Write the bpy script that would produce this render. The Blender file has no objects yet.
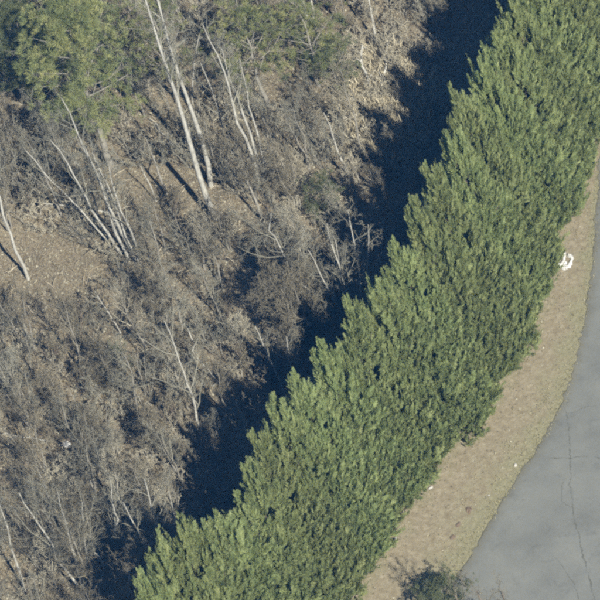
import bpy, math
import numpy as np
from mathutils import Matrix, Vector

# ----------------------------------------------------------------------------
# camera, sky, sun, exposure
# ----------------------------------------------------------------------------
scene = bpy.context.scene
COL = scene.collection
DIST = 320.0                      # the aircraft is far away, the lens is long
GSD = 0.07                        # metres per survey unit at the aim point
TILT = math.radians(45)           # off nadir
ROLL = math.radians(17)
FWD = np.array([0.0, math.sin(TILT), -math.cos(TILT)])
R0 = np.array([1.0, 0, 0]); U0 = np.array([0, math.cos(TILT), math.sin(TILT)])
CU = math.cos(ROLL) * U0 + math.sin(ROLL) * R0
CR = math.cos(ROLL) * R0 - math.sin(ROLL) * U0
CPOS = -FWD * DIST
cam = bpy.data.cameras.new('camera')
cam.sensor_width = 36.0
cam.lens = 36.0 * DIST / (600 * GSD)
cam.clip_start = 5.0; cam.clip_end = 6000.0
camo = bpy.data.objects.new('camera', cam); COL.objects.link(camo)
m = Matrix.Identity(4)
for i in range(3):
    m[i][0] = CR[i]; m[i][1] = CU[i]; m[i][2] = -FWD[i]; m[i][3] = CPOS[i]
camo.matrix_world = m
scene.camera = camo

SUN_EL = math.radians(40.0)
SUN_AZ = math.radians(163.5)      # clockwise from +Y
world = bpy.data.worlds.new('World'); scene.world = world; world.use_nodes = True
nt = world.node_tree; nt.nodes.clear()
wo = nt.nodes.new('ShaderNodeOutputWorld'); bg = nt.nodes.new('ShaderNodeBackground')
sky = nt.nodes.new('ShaderNodeTexSky'); sky.sky_type = 'NISHITA'; sky.sun_disc = False
sky.sun_elevation = SUN_EL; sky.sun_rotation = SUN_AZ; sky.altitude = 250
sky.air_density = 1.0; sky.dust_density = 0.1; sky.ozone_density = 5.0
bg.inputs['Strength'].default_value = 0.05
nt.links.new(sky.outputs[0], bg.inputs['Color']); nt.links.new(bg.outputs[0], wo.inputs['Surface'])
sl = bpy.data.lights.new('sun', 'SUN'); sl.energy = 5.0; sl.angle = math.radians(0.5); sl.color = (1.0, 0.975, 0.89)
so = bpy.data.objects.new('sun', sl); COL.objects.link(so)
SD = Vector((math.cos(SUN_EL) * math.sin(SUN_AZ), math.cos(SUN_EL) * math.cos(SUN_AZ), math.sin(SUN_EL)))
so.rotation_euler = SD.to_track_quat('Z', 'Y').to_euler(); so.location = SD * 60
scene.view_settings.view_transform = 'Standard'; scene.view_settings.look = 'None'
scene.view_settings.gamma = 1.0; scene.view_settings.exposure = 0.87
scene.view_settings.use_curve_mapping = False
scene.cycles.max_bounces = 3; scene.cycles.diffuse_bounces = 2; scene.cycles.volume_bounces = 0; scene.cycles.use_adaptive_sampling = True; scene.cycles.adaptive_threshold = 0.03; scene.cycles.use_denoising = False
scene.cycles.filter_width = 3.0

# ----------------------------------------------------------------------------
# plan of the site: survey units -> metres on the ground
# ----------------------------------------------------------------------------
def G(u, v, z=0.0):
    """point of the place at height z for a survey grid reference"""
    s = GSD / DIST
    d = FWD + CR * ((u - 300) * s) + CU * ((300 - v) * s)
    t = (z - CPOS[2]) / d[2]
    return CPOS + d * t
def P(p):
    q = np.asarray(p, float) - CPOS
    w = q @ FWD; s = GSD / DIST
    return np.array([300 + (q @ CR) / w / s, 300 - (q @ CU) / w / s])

def smooth_line(pts, step):
    """Catmull-Rom through the points, resampled evenly"""
    p = np.array(pts, float); p = np.vstack([2 * p[0] - p[1], p, 2 * p[-1] - p[-2]])
    out = []
    for i in range(1, len(p) - 2):
        for t in np.linspace(0, 1, 24, endpoint=False):
            a, b, c, d = p[i - 1], p[i], p[i + 1], p[i + 2]
            out.append(0.5 * (2 * b + (c - a) * t + (2 * a - 5 * b + 4 * c - d) * t * t + (3 * b - a - 3 * c + d) * t ** 3))
    out.append(p[-2]); out = np.array(out)
    s = np.r_[0, np.cumsum(np.linalg.norm(np.diff(out, axis=0), axis=1))]
    q = np.arange(0, s[-1], step)
    return np.stack([np.interp(q, s, out[:, k]) for k in range(out.shape[1])], 1)
def normals2(line):
    t = np.gradient(line, axis=0); t /= np.linalg.norm(t, axis=1)[:, None]
    return np.stack([t[:, 1], -t[:, 0]], 1)     # right hand side of the walking direction

hedge_front = smooth_line([G(u, v)[:2] for u, v in [(265, 760), (305, 690), (335, 640), (365, 588), (395, 540), (430, 484), (478, 428), (522, 362), (548, 302), (566, 250), (586, 190), (607, 130), (628, 60), (645, 0), (664, -80), (680, -150)]], 0.25)
hedge_mid = hedge_front - normals2(hedge_front) * 3.7
road_edge = smooth_line([G(u, v)[:2] for u, v in [(280, 860), (345, 745), (395, 670), (437, 605), (470, 555), (500, 505), (541, 440), (569, 385), (587, 300), (596, 215), (601, 140), (607, 60), (616, -20), (630, -120)]], 0.25)
ROAD_N = normals2(road_edge)

def side_dist(line, q):
    """signed distance, positive on the right (road) side"""
    q = np.atleast_2d(q); n = normals2(line)
    out = np.empty(len(q))
    for a in range(0, len(q), 4000):
        d = q[a:a + 4000, None, :] - line[None, ::2]
        i = np.argmin((d ** 2).sum(2), 1); r = np.arange(len(i))
        out[a:a + 4000] = np.where((d[r, i] * n[::2][i]).sum(1) > 0, 1, -1) * np.sqrt((d[r, i] ** 2).sum(1))
    return out

def fbm(x, y, f, seed):
    r = np.random.default_rng(seed); z = np.zeros_like(x)
    for k in range(9):
        a = r.uniform(0, 2 * math.pi); ff = f * 1.35 ** k; ph = r.uniform(0, 6.28)
        z += np.sin((x * math.cos(a) + y * math.sin(a)) * ff + ph + 1.3 * np.sin((y * math.cos(a) - x * math.sin(a)) * ff * 0.7 + ph * 2)) / 1.25 ** k
    return z / 3.0
def terrain(q):
    q = np.atleast_2d(np.asarray(q, float)); d = -side_dist(hedge_mid, q)
    m = np.clip((d - 1.5) / 6.0, 0, 1); m = m * m * (3 - 2 * m)
    return m * (0.22 * fbm(q[:, 0], q[:, 1], 0.25, 3) + 0.07 * fbm(q[:, 0], q[:, 1], 1.5, 4) - 0.25)
def tz(x, y): return float(terrain([[x, y]])[0])

# ----------------------------------------------------------------------------
# materials
# ----------------------------------------------------------------------------
def new_mat(name):
    mt = bpy.data.materials.new(name); mt.use_nodes = True; n = mt.node_tree; n.nodes.clear()
    out = n.nodes.new('ShaderNodeOutputMaterial'); b = n.nodes.new('ShaderNodeBsdfPrincipled')
    b.inputs['Roughness'].default_value = 0.85; b.inputs['Specular IOR Level'].default_value = 0.15
    n.links.new(b.outputs[0], out.inputs[0]); return mt, n, b, out
def ramp(n, fac, stops, interp='LINEAR'):
    r = n.nodes.new('ShaderNodeValToRGB'); cr = r.color_ramp; cr.interpolation = interp
    while len(cr.elements) < len(stops): cr.elements.new(0.5)
    for e, (p, c) in zip(cr.elements, stops): e.position = p; e.color = (*c, 1)
    n.links.new(fac, r.inputs[0]); return r.outputs[0]
def noise(n, scale, detail=4, rough=0.6, vec=None, dist=0.0):
    t = n.nodes.new('ShaderNodeTexNoise'); t.inputs['Scale'].default_value = scale
    t.inputs['Detail'].default_value = detail; t.inputs['Roughness'].default_value = rough; t.inputs['Distortion'].default_value = dist
    if vec is None:
        tc = n.nodes.new('ShaderNodeNewGeometry'); vec = tc.outputs['Position']
    n.links.new(vec, t.inputs['Vector']); return t.outputs['Fac']
def mixc(n, fac, a, b, mode='MIX'):
    x = n.nodes.new('ShaderNodeMix'); x.data_type = 'RGBA'; x.blend_type = mode
    if isinstance(fac, float): x.inputs[0].default_value = fac
    else: n.links.new(fac, x.inputs[0])
    for s, v in ((6, a), (7, b)):
        if isinstance(v, tuple): x.inputs[s].default_value = (*v, 1)
        else: n.links.new(v, x.inputs[s])
    return x.outputs[2]
def bump(n, b, h, strength, dist):
    u = n.nodes.new('ShaderNodeBump'); u.inputs['Strength'].default_value = strength; u.inputs['Distance'].default_value = dist
    n.links.new(h, u.inputs['Height']); n.links.new(u.outputs[0], b.inputs['Normal'])
def attr(n, name):
    a = n.nodes.new('ShaderNodeAttribute'); a.attribute_name = name; return a.outputs['Fac']
def mathn(n, op, a, b):
    x = n.nodes.new('ShaderNodeMath'); x.operation = op
    for s, v in ((0, a), (1, b)):
        if isinstance(v, (int, float)): x.inputs[s].default_value = v
        else: n.links.new(v, x.inputs[s])
    return x.outputs[0]

MAT = {}
def leafmat(name, stops, trans=0.2, rough=0.6):
    """foliage: random tint per spray, some light through the leaf, object to object variation"""
    mt, n, b, out = new_mat(name)
    c = ramp(n, attr(n, 'tint'), stops)
    oi = n.nodes.new('ShaderNodeObjectInfo')
    hs = n.nodes.new('ShaderNodeHueSaturation')
    n.links.new(c, hs.inputs['Color'])
    n.links.new(mathn(n, 'ADD', mathn(n, 'MULTIPLY', oi.outputs['Random'], 0.2), 0.9), hs.inputs['Value'])
    n.links.new(mathn(n, 'ADD', mathn(n, 'MULTIPLY', oi.outputs['Random'], 0.014), 0.493), hs.inputs['Hue'])
    n.links.new(hs.outputs[0], b.inputs['Base Color']); b.inputs['Roughness'].default_value = rough
    if trans:
        t = n.nodes.new('ShaderNodeBsdfTranslucent'); n.links.new(hs.outputs[0], t.inputs['Color'])
        x = n.nodes.new('ShaderNodeMixShader'); x.inputs[0].default_value = trans
        n.links.new(b.outputs[0], x.inputs[1]); n.links.new(t.outputs[0], x.inputs[2]); n.links.new(x.outputs[0], out.inputs[0])
    MAT[name] = mt
leafmat('cypress', [(0.0, (0.20, 0.245, 0.098)), (0.5, (0.29, 0.328, 0.135)), (1.0, (0.385, 0.41, 0.18))], 0.48)
leafmat('pine', [(0.0, (0.15, 0.18, 0.085)), (0.5, (0.27, 0.29, 0.125)), (1.0, (0.46, 0.44, 0.19))], 0.45)
leafmat('holly', [(0.0, (0.10, 0.115, 0.06)), (0.6, (0.15, 0.17, 0.085)), (1.0, (0.21, 0.22, 0.11))], 0.3)
leafmat('litter', [(0.0, (0.12, 0.1, 0.066)), (0.35, (0.19, 0.165, 0.11)), (0.75, (0.275, 0.245, 0.17)), (1.0, (0.41, 0.375, 0.27))], 0.1, 0.8)
leafmat('dead_grass', [(0.0, (0.31, 0.265, 0.17)), (0.5, (0.46, 0.40, 0.27)), (1.0, (0.64, 0.57, 0.41))], 0.15, 0.75)
leafmat('verge_grass', [(0.0, (0.17, 0.16, 0.075)), (0.5, (0.265, 0.235, 0.13)), (1.0, (0.38, 0.33, 0.21))], 0.15, 0.75)

def barkmat(name, stops, sc=6.0):
    mt, n, b, out = new_mat(name)
    tc = n.nodes.new('ShaderNodeTexCoord'); mp = n.nodes.new('ShaderNodeMapping'); mp.inputs['Scale'].default_value = (1, 1, 0.35)
    n.links.new(tc.outputs['Object'], mp.inputs[0])
    f = noise(n, sc, 5, 0.7, mp.outputs[0])
    n.links.new(ramp(n, f, stops), b.inputs['Base Color']); bump(n, b, noise(n, sc * 5, 3, 0.6, mp.outputs[0]), 0.5, 0.02)
    MAT[name] = mt
barkmat('pale_bark', [(0.3, (0.2, 0.185, 0.15)), (0.5, (0.37, 0.35, 0.295)), (0.7, (0.51, 0.49, 0.42))])
barkmat('grey_bark', [(0.3, (0.15, 0.135, 0.11)), (0.55, (0.26, 0.24, 0.195)), (0.75, (0.37, 0.345, 0.29))])
barkmat('brown_bark', [(0.3, (0.11, 0.085, 0.065)), (0.7, (0.24, 0.19, 0.14))])
def twigmat(name, a, b_):
    mt, n, b, out = new_mat(name)
    oi = n.nodes.new('ShaderNodeObjectInfo')
    c = mixc(n, attr(n, 'tint'), a, b_)
    hs = n.nodes.new('ShaderNodeHueSaturation'); n.links.new(c, hs.inputs['Color'])
    n.links.new(mathn(n, 'ADD', mathn(n, 'MULTIPLY', oi.outputs['Random'], 0.35), 0.82), hs.inputs['Value'])
    n.links.new(hs.outputs[0], b.inputs['Base Color']); MAT[name] = mt
twigmat('twig_grey', (0.145, 0.135, 0.1), (0.285, 0.27, 0.205))
twigmat('twig_brown', (0.125, 0.108, 0.074), (0.24, 0.213, 0.15))
twigmat('twig_tan', (0.25, 0.22, 0.155), (0.46, 0.42, 0.31))

def make_surfaces():
    mt, n, b, out = new_mat('forest_floor')
    c = ramp(n, noise(n, 5.0, 8, 0.75), [(0.3, (0.12, 0.095, 0.065)), (0.45, (0.2, 0.165, 0.11)), (0.58, (0.28, 0.235, 0.16)), (0.75, (0.40, 0.345, 0.245))])
    big = ramp(n, noise(n, 0.22, 4, 0.6), [(0.35, (0.54, 0.54, 0.49)), (0.65, (0.92, 0.91, 0.81))])
    c = mixc(n, 1.0, c, big, 'MULTIPLY')
    v = n.nodes.new('ShaderNodeTexVoronoi'); v.inputs['Scale'].default_value = 9.0
    g = n.nodes.new('ShaderNodeNewGeometry'); n.links.new(g.outputs['Position'], v.inputs['Vector'])
    c = mixc(n, 0.35, c, ramp(n, v.outputs['Color'], [(0.0, (0.1, 0.075, 0.055)), (0.5, (0.26, 0.205, 0.145)), (1.0, (0.45, 0.38, 0.28))]))
    n.links.new(c, b.inputs['Base Color']); bump(n, b, noise(n, 7, 6, 0.7), 0.8, 0.12); MAT['forest_floor'] = mt

    mt, n, b, out = new_mat('verge_soil')
    lat = attr(n, 'lat')
    soil = ramp(n, noise(n, 2.2, 8, 0.7), [(0.3, (0.17, 0.135, 0.083)), (0.5, (0.235, 0.193, 0.124)), (0.7, (0.33, 0.28, 0.195))])
    grass = ramp(n, noise(n, 4.0, 8, 0.75), [(0.3, (0.15, 0.14, 0.075)), (0.5, (0.215, 0.198, 0.113)), (0.72, (0.31, 0.28, 0.18))])
    w = mathn(n, 'ADD', lat, mathn(n, 'MULTIPLY', mathn(n, 'SUBTRACT', noise(n, 0.55, 8, 0.75), 0.5), 1.9))
    f = ramp(n, w, [(0.0, (0.35,) * 3), (0.12, (0, 0, 0)), (0.5, (0.15,) * 3), (0.85, (0.85,) * 3)])
    c = mixc(n, f, soil, grass)
    c = mixc(n, mathn(n, 'MULTIPLY', ramp(n, noise(n, 14, 3, 0.6), [(0.62, (0, 0, 0)), (0.72, (1, 1, 1))]), 0.35), c, (0.5, 0.44, 0.34))
    n.links.new(c, b.inputs['Base Color']); bump(n, b, noise(n, 6, 7, 0.7), 0.6, 0.06); MAT['verge_soil'] = mt

    mt, n, b, out = new_mat('asphalt')
    c = ramp(n, noise(n, 0.35, 5, 0.6), [(0.3, (0.118, 0.117, 0.097)), (0.5, (0.155, 0.154, 0.129)), (0.7, (0.19, 0.187, 0.155))])
    c = mixc(n, 0.35, c, ramp(n, noise(n, 30, 3, 0.8), [(0.3, (0.08, 0.08, 0.075)), (0.5, (0.18, 0.182, 0.17)), (0.72, (0.36, 0.355, 0.33))]))
    st = ramp(n, noise(n, 0.9, 6, 0.7, dist=0.6), [(0.56, (1, 1, 1)), (0.68, (0.84, 0.84, 0.85))])
    c = mixc(n, 1.0, c, st, 'MULTIPLY')
    e = ramp(n, attr(n, 'edge'), [(0.0, (0.95, 0.88, 0.74)), (0.4, (0.93, 0.9, 0.84)), (1.0, (1, 1, 1))])
    c = mixc(n, 1.0, c, e, 'MULTIPLY')
    n.links.new(c, b.inputs['Base Color']); bump(n, b, noise(n, 40, 3, 0.7), 0.3, 0.01); b.inputs['Roughness'].default_value = 0.8; MAT['asphalt'] = mt

    mt, n, b, out = new_mat('crack_dirt')
    n.links.new(ramp(n, noise(n, 6, 4, 0.7), [(0.35, (0.09, 0.09, 0.074)), (0.7, (0.155, 0.152, 0.127))]), b.inputs['Base Color']); MAT['crack_dirt'] = mt
    mt, n, b, out = new_mat('stone')
    n.links.new(ramp(n, noise(n, 9, 4, 0.7), [(0.3, (0.34, 0.31, 0.26)), (0.7, (0.5, 0.47, 0.41))]), b.inputs['Base Color']); MAT['stone'] = mt
    mt, n, b, out = new_mat('dark_clod')
    n.links.new(ramp(n, noise(n, 9, 4, 0.7), [(0.3, (0.12, 0.085, 0.06)), (0.7, (0.2, 0.15, 0.1))]), b.inputs['Base Color']); MAT['dark_clod'] = mt
    mt, n, b, out = new_mat('white_plastic')
    n.links.new(ramp(n, noise(n, 5, 4, 0.7), [(0.3, (0.4, 0.38, 0.34)), (0.6, (0.6, 0.58, 0.53))]), b.inputs['Base Color']); b.inputs['Roughness'].default_value = 0.45
    b.inputs['Specular IOR Level'].default_value = 0.4; MAT['white_plastic'] = mt
make_surfaces()

# ----------------------------------------------------------------------------
# mesh helpers
# ----------------------------------------------------------------------------
class Soup:
    """vertices, faces (quads or triangles) and a tint per vertex"""
    def __init__(s): s.v = []; s.q = []; s.t = []; s.tint = []; s.n = 0
    def add(s, V, F, tint=None):
        V = np.asarray(V, float).reshape(-1, 3); F = np.asarray(F, int)
        if len(F) == 0: return
        (s.q if F.shape[1] == 4 else s.t).append(F + s.n)
        s.v.append(V); s.n += len(V)
        s.tint.append(np.full(len(V), 0.5) if tint is None else np.asarray(tint, float))
    def mesh(s, name, mat, smooth=False):
        me = bpy.data.meshes.new(name)
        V = np.concatenate(s.v)
        loops = []; starts = []; tot = 0; nf = 0
        for L, k in ((s.q, 4), (s.t, 3)):
            if L:
                a = np.concatenate(L); loops.append(a.ravel()); starts.append(tot + np.arange(len(a)) * k); tot += a.size; nf += len(a)
        me.vertices.add(len(V)); me.loops.add(tot); me.polygons.add(nf)
        me.vertices.foreach_set('co', V.ravel()); me.loops.foreach_set('vertex_index', np.concatenate(loops).astype(np.int32))
        me.polygons.foreach_set('loop_start', np.concatenate(starts).astype(np.int32))
        if smooth: me.polygons.foreach_set('use_smooth', np.ones(nf, bool))
        me.update(calc_edges=True); me.validate()
        at = me.attributes.new('tint', 'FLOAT', 'POINT'); at.data.foreach_set('value', np.concatenate(s.tint))
        me.materials.append(MAT[mat]); return me

def norm(a): return a / np.maximum(np.linalg.norm(a, axis=-1, keepdims=True), 1e-9)
def tubes(S, PT, RD, sides, tint=None):
    """PT (n,k,3) polylines, RD (n,k) radii"""
    n, k, _ = PT.shape
    if n == 0: return
    T = norm(np.gradient(PT, axis=1))
    ref = np.where(np.abs(T[:, :1, 2:3]) > 0.9, np.array([1.0, 0, 0]), np.array([0, 0, 1.0]))
    A = norm(np.cross(T, np.broadcast_to(ref, T.shape))); B = np.cross(T, A)
    a = np.arange(sides) * 2 * math.pi / sides
    V = PT[:, :, None] + RD[:, :, None, None] * (A[:, :, None] * np.cos(a)[:, None] + B[:, :, None] * np.sin(a)[:, None])
    i, j, s = np.meshgrid(np.arange(n), np.arange(k - 1), np.arange(sides), indexing='ij')
    b = (i * k + j) * sides; s2 = (s + 1) % sides
    F = np.stack([b + s, b + s2, b + sides + s2, b + sides + s], -1).reshape(-1, 4)
    tt = None if tint is None else np.repeat(tint, k * sides)
    S.add(V, F, tt)
def walk(rng, start, d, length, k, wander, up):
    n = len(start); pts = [start]; d = norm(d); p = start
    for _ in range(k - 1):
        d = norm(d + wander * rng.normal(size=(n, 3)) + np.array([0, 0, up])); p = p + d * (length / (k - 1))[:, None]; pts.append(p)
    return np.stack(pts, 1)
def sprout(rng, PT, RD, m, t0, t1, ang, ratio, k, wander, up, rmin, even=False, taper=0.55):
    """m children on each parent polyline"""
    n, kk, _ = PT.shape
    t = rng.uniform(t0, t1, (n, m))
    if even: t = t0 + (t1 - t0) * (np.arange(m) + rng.uniform(0, 1, (n, m))) / m
    f = t * (kk - 1); i = np.minimum(f.astype(int), kk - 2); w = (f - i)[..., None]
    r = np.arange(n)[:, None]
    p = PT[r, i] * (1 - w) + PT[r, i + 1] * w; tg = norm(PT[r, i + 1] - PT[r, i])
    rad = RD[r, i] * (1 - w[..., 0]) + RD[r, i + 1] * w[..., 0]
    x = rng.normal(size=(n, m, 3)); x = norm(x - (x * tg).sum(-1, keepdims=True) * tg)
    a = np.radians(rng.uniform(*ang, (n, m)))[..., None]
    d = tg * np.cos(a) + x * np.sin(a)
    L = np.linalg.norm(PT[:, -1] - PT[:, 0], axis=1)[:, None] * ratio * (1 - taper * t) * rng.uniform(0.6, 1.25, (n, m))
    Q = walk(rng, p.reshape(-1, 3), d.reshape(-1, 3), L.ravel(), k, wander, up)
    r0 = np.maximum(rad.ravel() * 0.62, rmin)
    return Q, np.linspace(1, 0.4, k)[None] * r0[:, None]

def link(name, data, parent=None, loc=None, rot=None, scale=None):
    o = bpy.data.objects.new(name, data); COL.objects.link(o)
    if parent is not None: o.parent = parent
    if loc is not None: o.location = loc
    if rot is not None: o.rotation_euler = rot
    if scale is not None: o.scale = scale if hasattr(scale, '__len__') else (scale,) * 3
    return o
def tag(o, label, cat, group=None):
    o['label'] = label; o['category'] = cat
    if group: o['group'] = group
    return o
def structure(o): o['kind'] = 'structure'; return o
def stuff(o, label, cat): o['kind'] = 'stuff'; o['label'] = label; o['category'] = cat; return o
ORD = ['first', 'second', 'third', 'fourth', 'fifth', 'sixth', 'seventh', 'eighth', 'ninth', 'tenth', 'eleventh', 'twelfth', 'thirteenth', 'fourteenth', 'fifteenth', 'sixteenth', 'seventeenth', 'eighteenth', 'nineteenth', 'twentieth', 'twenty-first', 'twenty-second', 'twenty-third', 'twenty-fourth', 'twenty-fifth', 'twenty-sixth', 'twenty-seventh', 'twenty-eighth', 'twenty-ninth', 'thirtieth', 'thirty-first', 'thirty-second', 'thirty-third', 'thirty-fourth'] + ['thirty-' + w for w in ('fifth', 'sixth', 'seventh', 'eighth', 'ninth')] + ['fortieth'] + ['forty-' + w for w in ('first', 'second', 'third', 'fourth', 'fifth', 'sixth', 'seventh', 'eighth', 'ninth')]

# ----------------------------------------------------------------------------
# the setting: ground, verge, road
# ----------------------------------------------------------------------------
def grid_mesh(name, X, Y, Z, mat, attrs=None, smooth=True):
    a, b = X.shape; S = Soup()
    i, j = np.meshgrid(np.arange(a - 1), np.arange(b - 1), indexing='ij'); o = i * b + j
    F = np.stack([o, o + b, o + b + 1, o + 1], -1).reshape(-1, 4)
    S.add(np.stack([X, Y, Z], -1), F); me = S.mesh(name, mat, smooth)
    for k, v in (attrs or {}).items():
        me.attributes.new(k, 'FLOAT', 'POINT').data.foreach_set('value', np.asarray(v, float).ravel())
    return me
far = np.array([40, 48, 60, 80, 120, 200, 400, 900, 2500.0])
ax = np.r_[-far[::-1], np.arange(-36, 36.1, 0.5), far]
ay = np.r_[-far[::-1], np.arange(-38, 42.1, 0.5), far + 6]
X, Y = np.meshgrid(ax, ay, indexing='ij')
Z = terrain(np.stack([X.ravel(), Y.ravel()], 1)).reshape(X.shape); Z = np.where((np.abs(X) > 60) | (np.abs(Y) > 62), 0, Z)
structure(link('ground', grid_mesh('ground', X, Y, Z, 'forest_floor')))

ns = len(road_edge); rng = np.random.default_rng(5)
s_ = np.arange(ns) * 0.25
wob = 0.12 * fbm(s_, s_ * 0, 0.9, 11) + 0.10 * fbm(s_, s_ * 0, 3.5, 12) + rng.normal(0, 0.05, ns)
edge = road_edge + ROAD_N * wob[:, None]
# verge: from behind the hedge line to under the road, a little above the ground
q = np.linspace(0, 1, 45)
dm = -side_dist(hedge_mid, road_edge)
wid = np.abs(dm) + 1.2
lx = -(wid[:, None]) * (1 - q[None]) + 0.6 * q[None]
VX = road_edge[:, 0:1] + ROAD_N[:, 0:1] * lx; VY = road_edge[:, 1:2] + ROAD_N[:, 1:2] * lx
hd = side_dist(hedge_front, np.stack([VX.ravel(), VY.ravel()], 1)).reshape(VX.shape); rd = -lx
lat = np.clip(hd / np.maximum(hd + rd, 0.3), 0, 1)
VZ = 0.035 + 0.018 * fbm(VX, VY, 1.1, 21) + 0.008 * fbm(VX, VY, 4.0, 22)
VZ[:, 0] = -0.3; VZ[:, -1] = 0.0
structure(link('dirt_verge', grid_mesh('dirt_verge', VX, VY, VZ, 'verge_soil', {'lat': lat})))
# road
rq = np.r_[-0.02, 0.0, 0.06, 0.15, 0.3, 0.5, np.arange(0.8, 13.0, 0.4)]
RX = edge[:, 0:1] + ROAD_N[:, 0:1] * rq; RY = edge[:, 1:2] + ROAD_N[:, 1:2] * rq
RZ = 0.062 + 0.0 * RX + np.minimum(rq, 4.0)[None] * 0.015 - np.exp(-rq / 0.08)[None] * 0.02; RZ[:, 0] = -0.05
ed = np.broadcast_to(np.clip(rq / 0.7, 0, 1), RX.shape)
road = structure(link('road', grid_mesh('road', RX, RY, RZ, 'asphalt', {'edge': ed})))
def crack(pts, w, seed):
    r = np.random.default_rng(seed)
    L = smooth_line([G(u, v, 0.1)[:2] for u, v in pts], 0.06); n = normals2(L)
    s = np.arange(len(L)) * 0.06
    L = L + n * (0.10 * fbm(s, s * 0, 1.6, seed) + 0.07 * fbm(s, s * 0, 6.0, seed + 1) + r.normal(0, 0.018, len(s)))[:, None]
    ww = w * np.clip(0.6 + 0.8 * fbm(s, s * 0, 3.2, seed + 2) + r.normal(0, 0.25, len(s)), 0.1, 1.8) * np.minimum(1, np.minimum(s + 0.1, s[-1] - s + 0.1) * 2)
    A = L - n * ww[:, None]; B = L + n * ww[:, None]
    dz = lambda q: 0.062 + np.minimum(side_dist(edge, q), 4.0) * 0.015 + 0.006
    S = Soup(); k = len(L)
    V = np.concatenate([np.c_[A, dz(A)], np.c_[B, dz(B)]]); i = np.arange(k - 1)
    S.add(V, np.stack([i, i + 1, k + i + 1, k + i], 1))
    link('crack', S.mesh('crack', 'crack_dirt'), road)
for a, w, sd in [([(566, 408), (569, 440), (570, 470), (572, 500), (578, 535), (587, 568), (596, 604)], 0.05, 31),
                 ([(548, 458), (570, 458), (590, 457), (612, 460)], 0.04, 33), ([(565, 478), (562, 500), (572, 508)], 0.03, 35),
                 ([(552, 556), (562, 565), (574, 585), (580, 602)], 0.03, 37), ([(566, 415), (585, 408), (604, 405)], 0.025, 39)]:
    crack(a, w, sd)

# ----------------------------------------------------------------------------
# tree builders
# ----------------------------------------------------------------------------
def spray_template(rng, n_side=7):
    """a flat feathery cypress spray one unit long along +Z, fanned in X"""
    V = []; F = []
    def blade(b, d, L, w, nrm):
        d = d / np.linalg.norm(d); s = np.cross(d, nrm); s /= np.linalg.norm(s); k = len(V)
        V.extend([b, b + d * L * 0.45 + s * w, b + d * L, b + d * L * 0.45 - s * w]); F.append((k, k + 1, k + 2, k + 3))
    nrm = np.array([0, 1.0, 0])
    blade(np.zeros(3), np.array([0, 0, 1.0]), 1.0, 0.05, nrm)
    for i in range(n_side):
        t = 0.1 + 0.75 * i / n_side
        for s in (-1, 1):
            d = np.array([s * (0.68 + rng.uniform(-0.18, 0.18)), rng.uniform(-0.3, 0.3), 0.92])
            blade(np.array([0, 0, t]), d, (0.46 - 0.28 * t) * rng.uniform(0.8, 1.2), 0.04, norm(nrm + rng.normal(size=3) * 0.5))
    return np.array(V), np.array(F)
def place_templates(S, rng, templates, pos, d, scale, tint, jitter=0.0, face=None):
    n = len(pos); d = norm(d)
    x = rng.normal(size=(n, 3)) if face is None else np.cross(face + rng.normal(size=(n, 3)) * 0.42, d); x = norm(x - (x * d).sum(1, keepdims=True) * d); y = np.cross(d, x)
    which = rng.integers(0, len(templates), n)
    for ti, (TV, TF) in enumerate(templates):
        k = np.where(which == ti)[0]
        if len(k) == 0: continue
        sc = scale[k][:, None, None]
        V = pos[k][:, None] + sc * (TV[None, :, 0:1] * x[k][:, None] + TV[None, :, 1:2] * y[k][:, None] + TV[None, :, 2:3] * d[k][:, None])
        F = (TF[None] + (np.arange(len(k)) * len(TV))[:, None, None]).reshape(-1, TF.shape[1])
        tt = np.repeat(tint[k], len(TV)) + (rng.normal(size=len(k) * len(TV)) * jitter)
        S.add(V, F, np.clip(tt, 0, 1))

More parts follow.
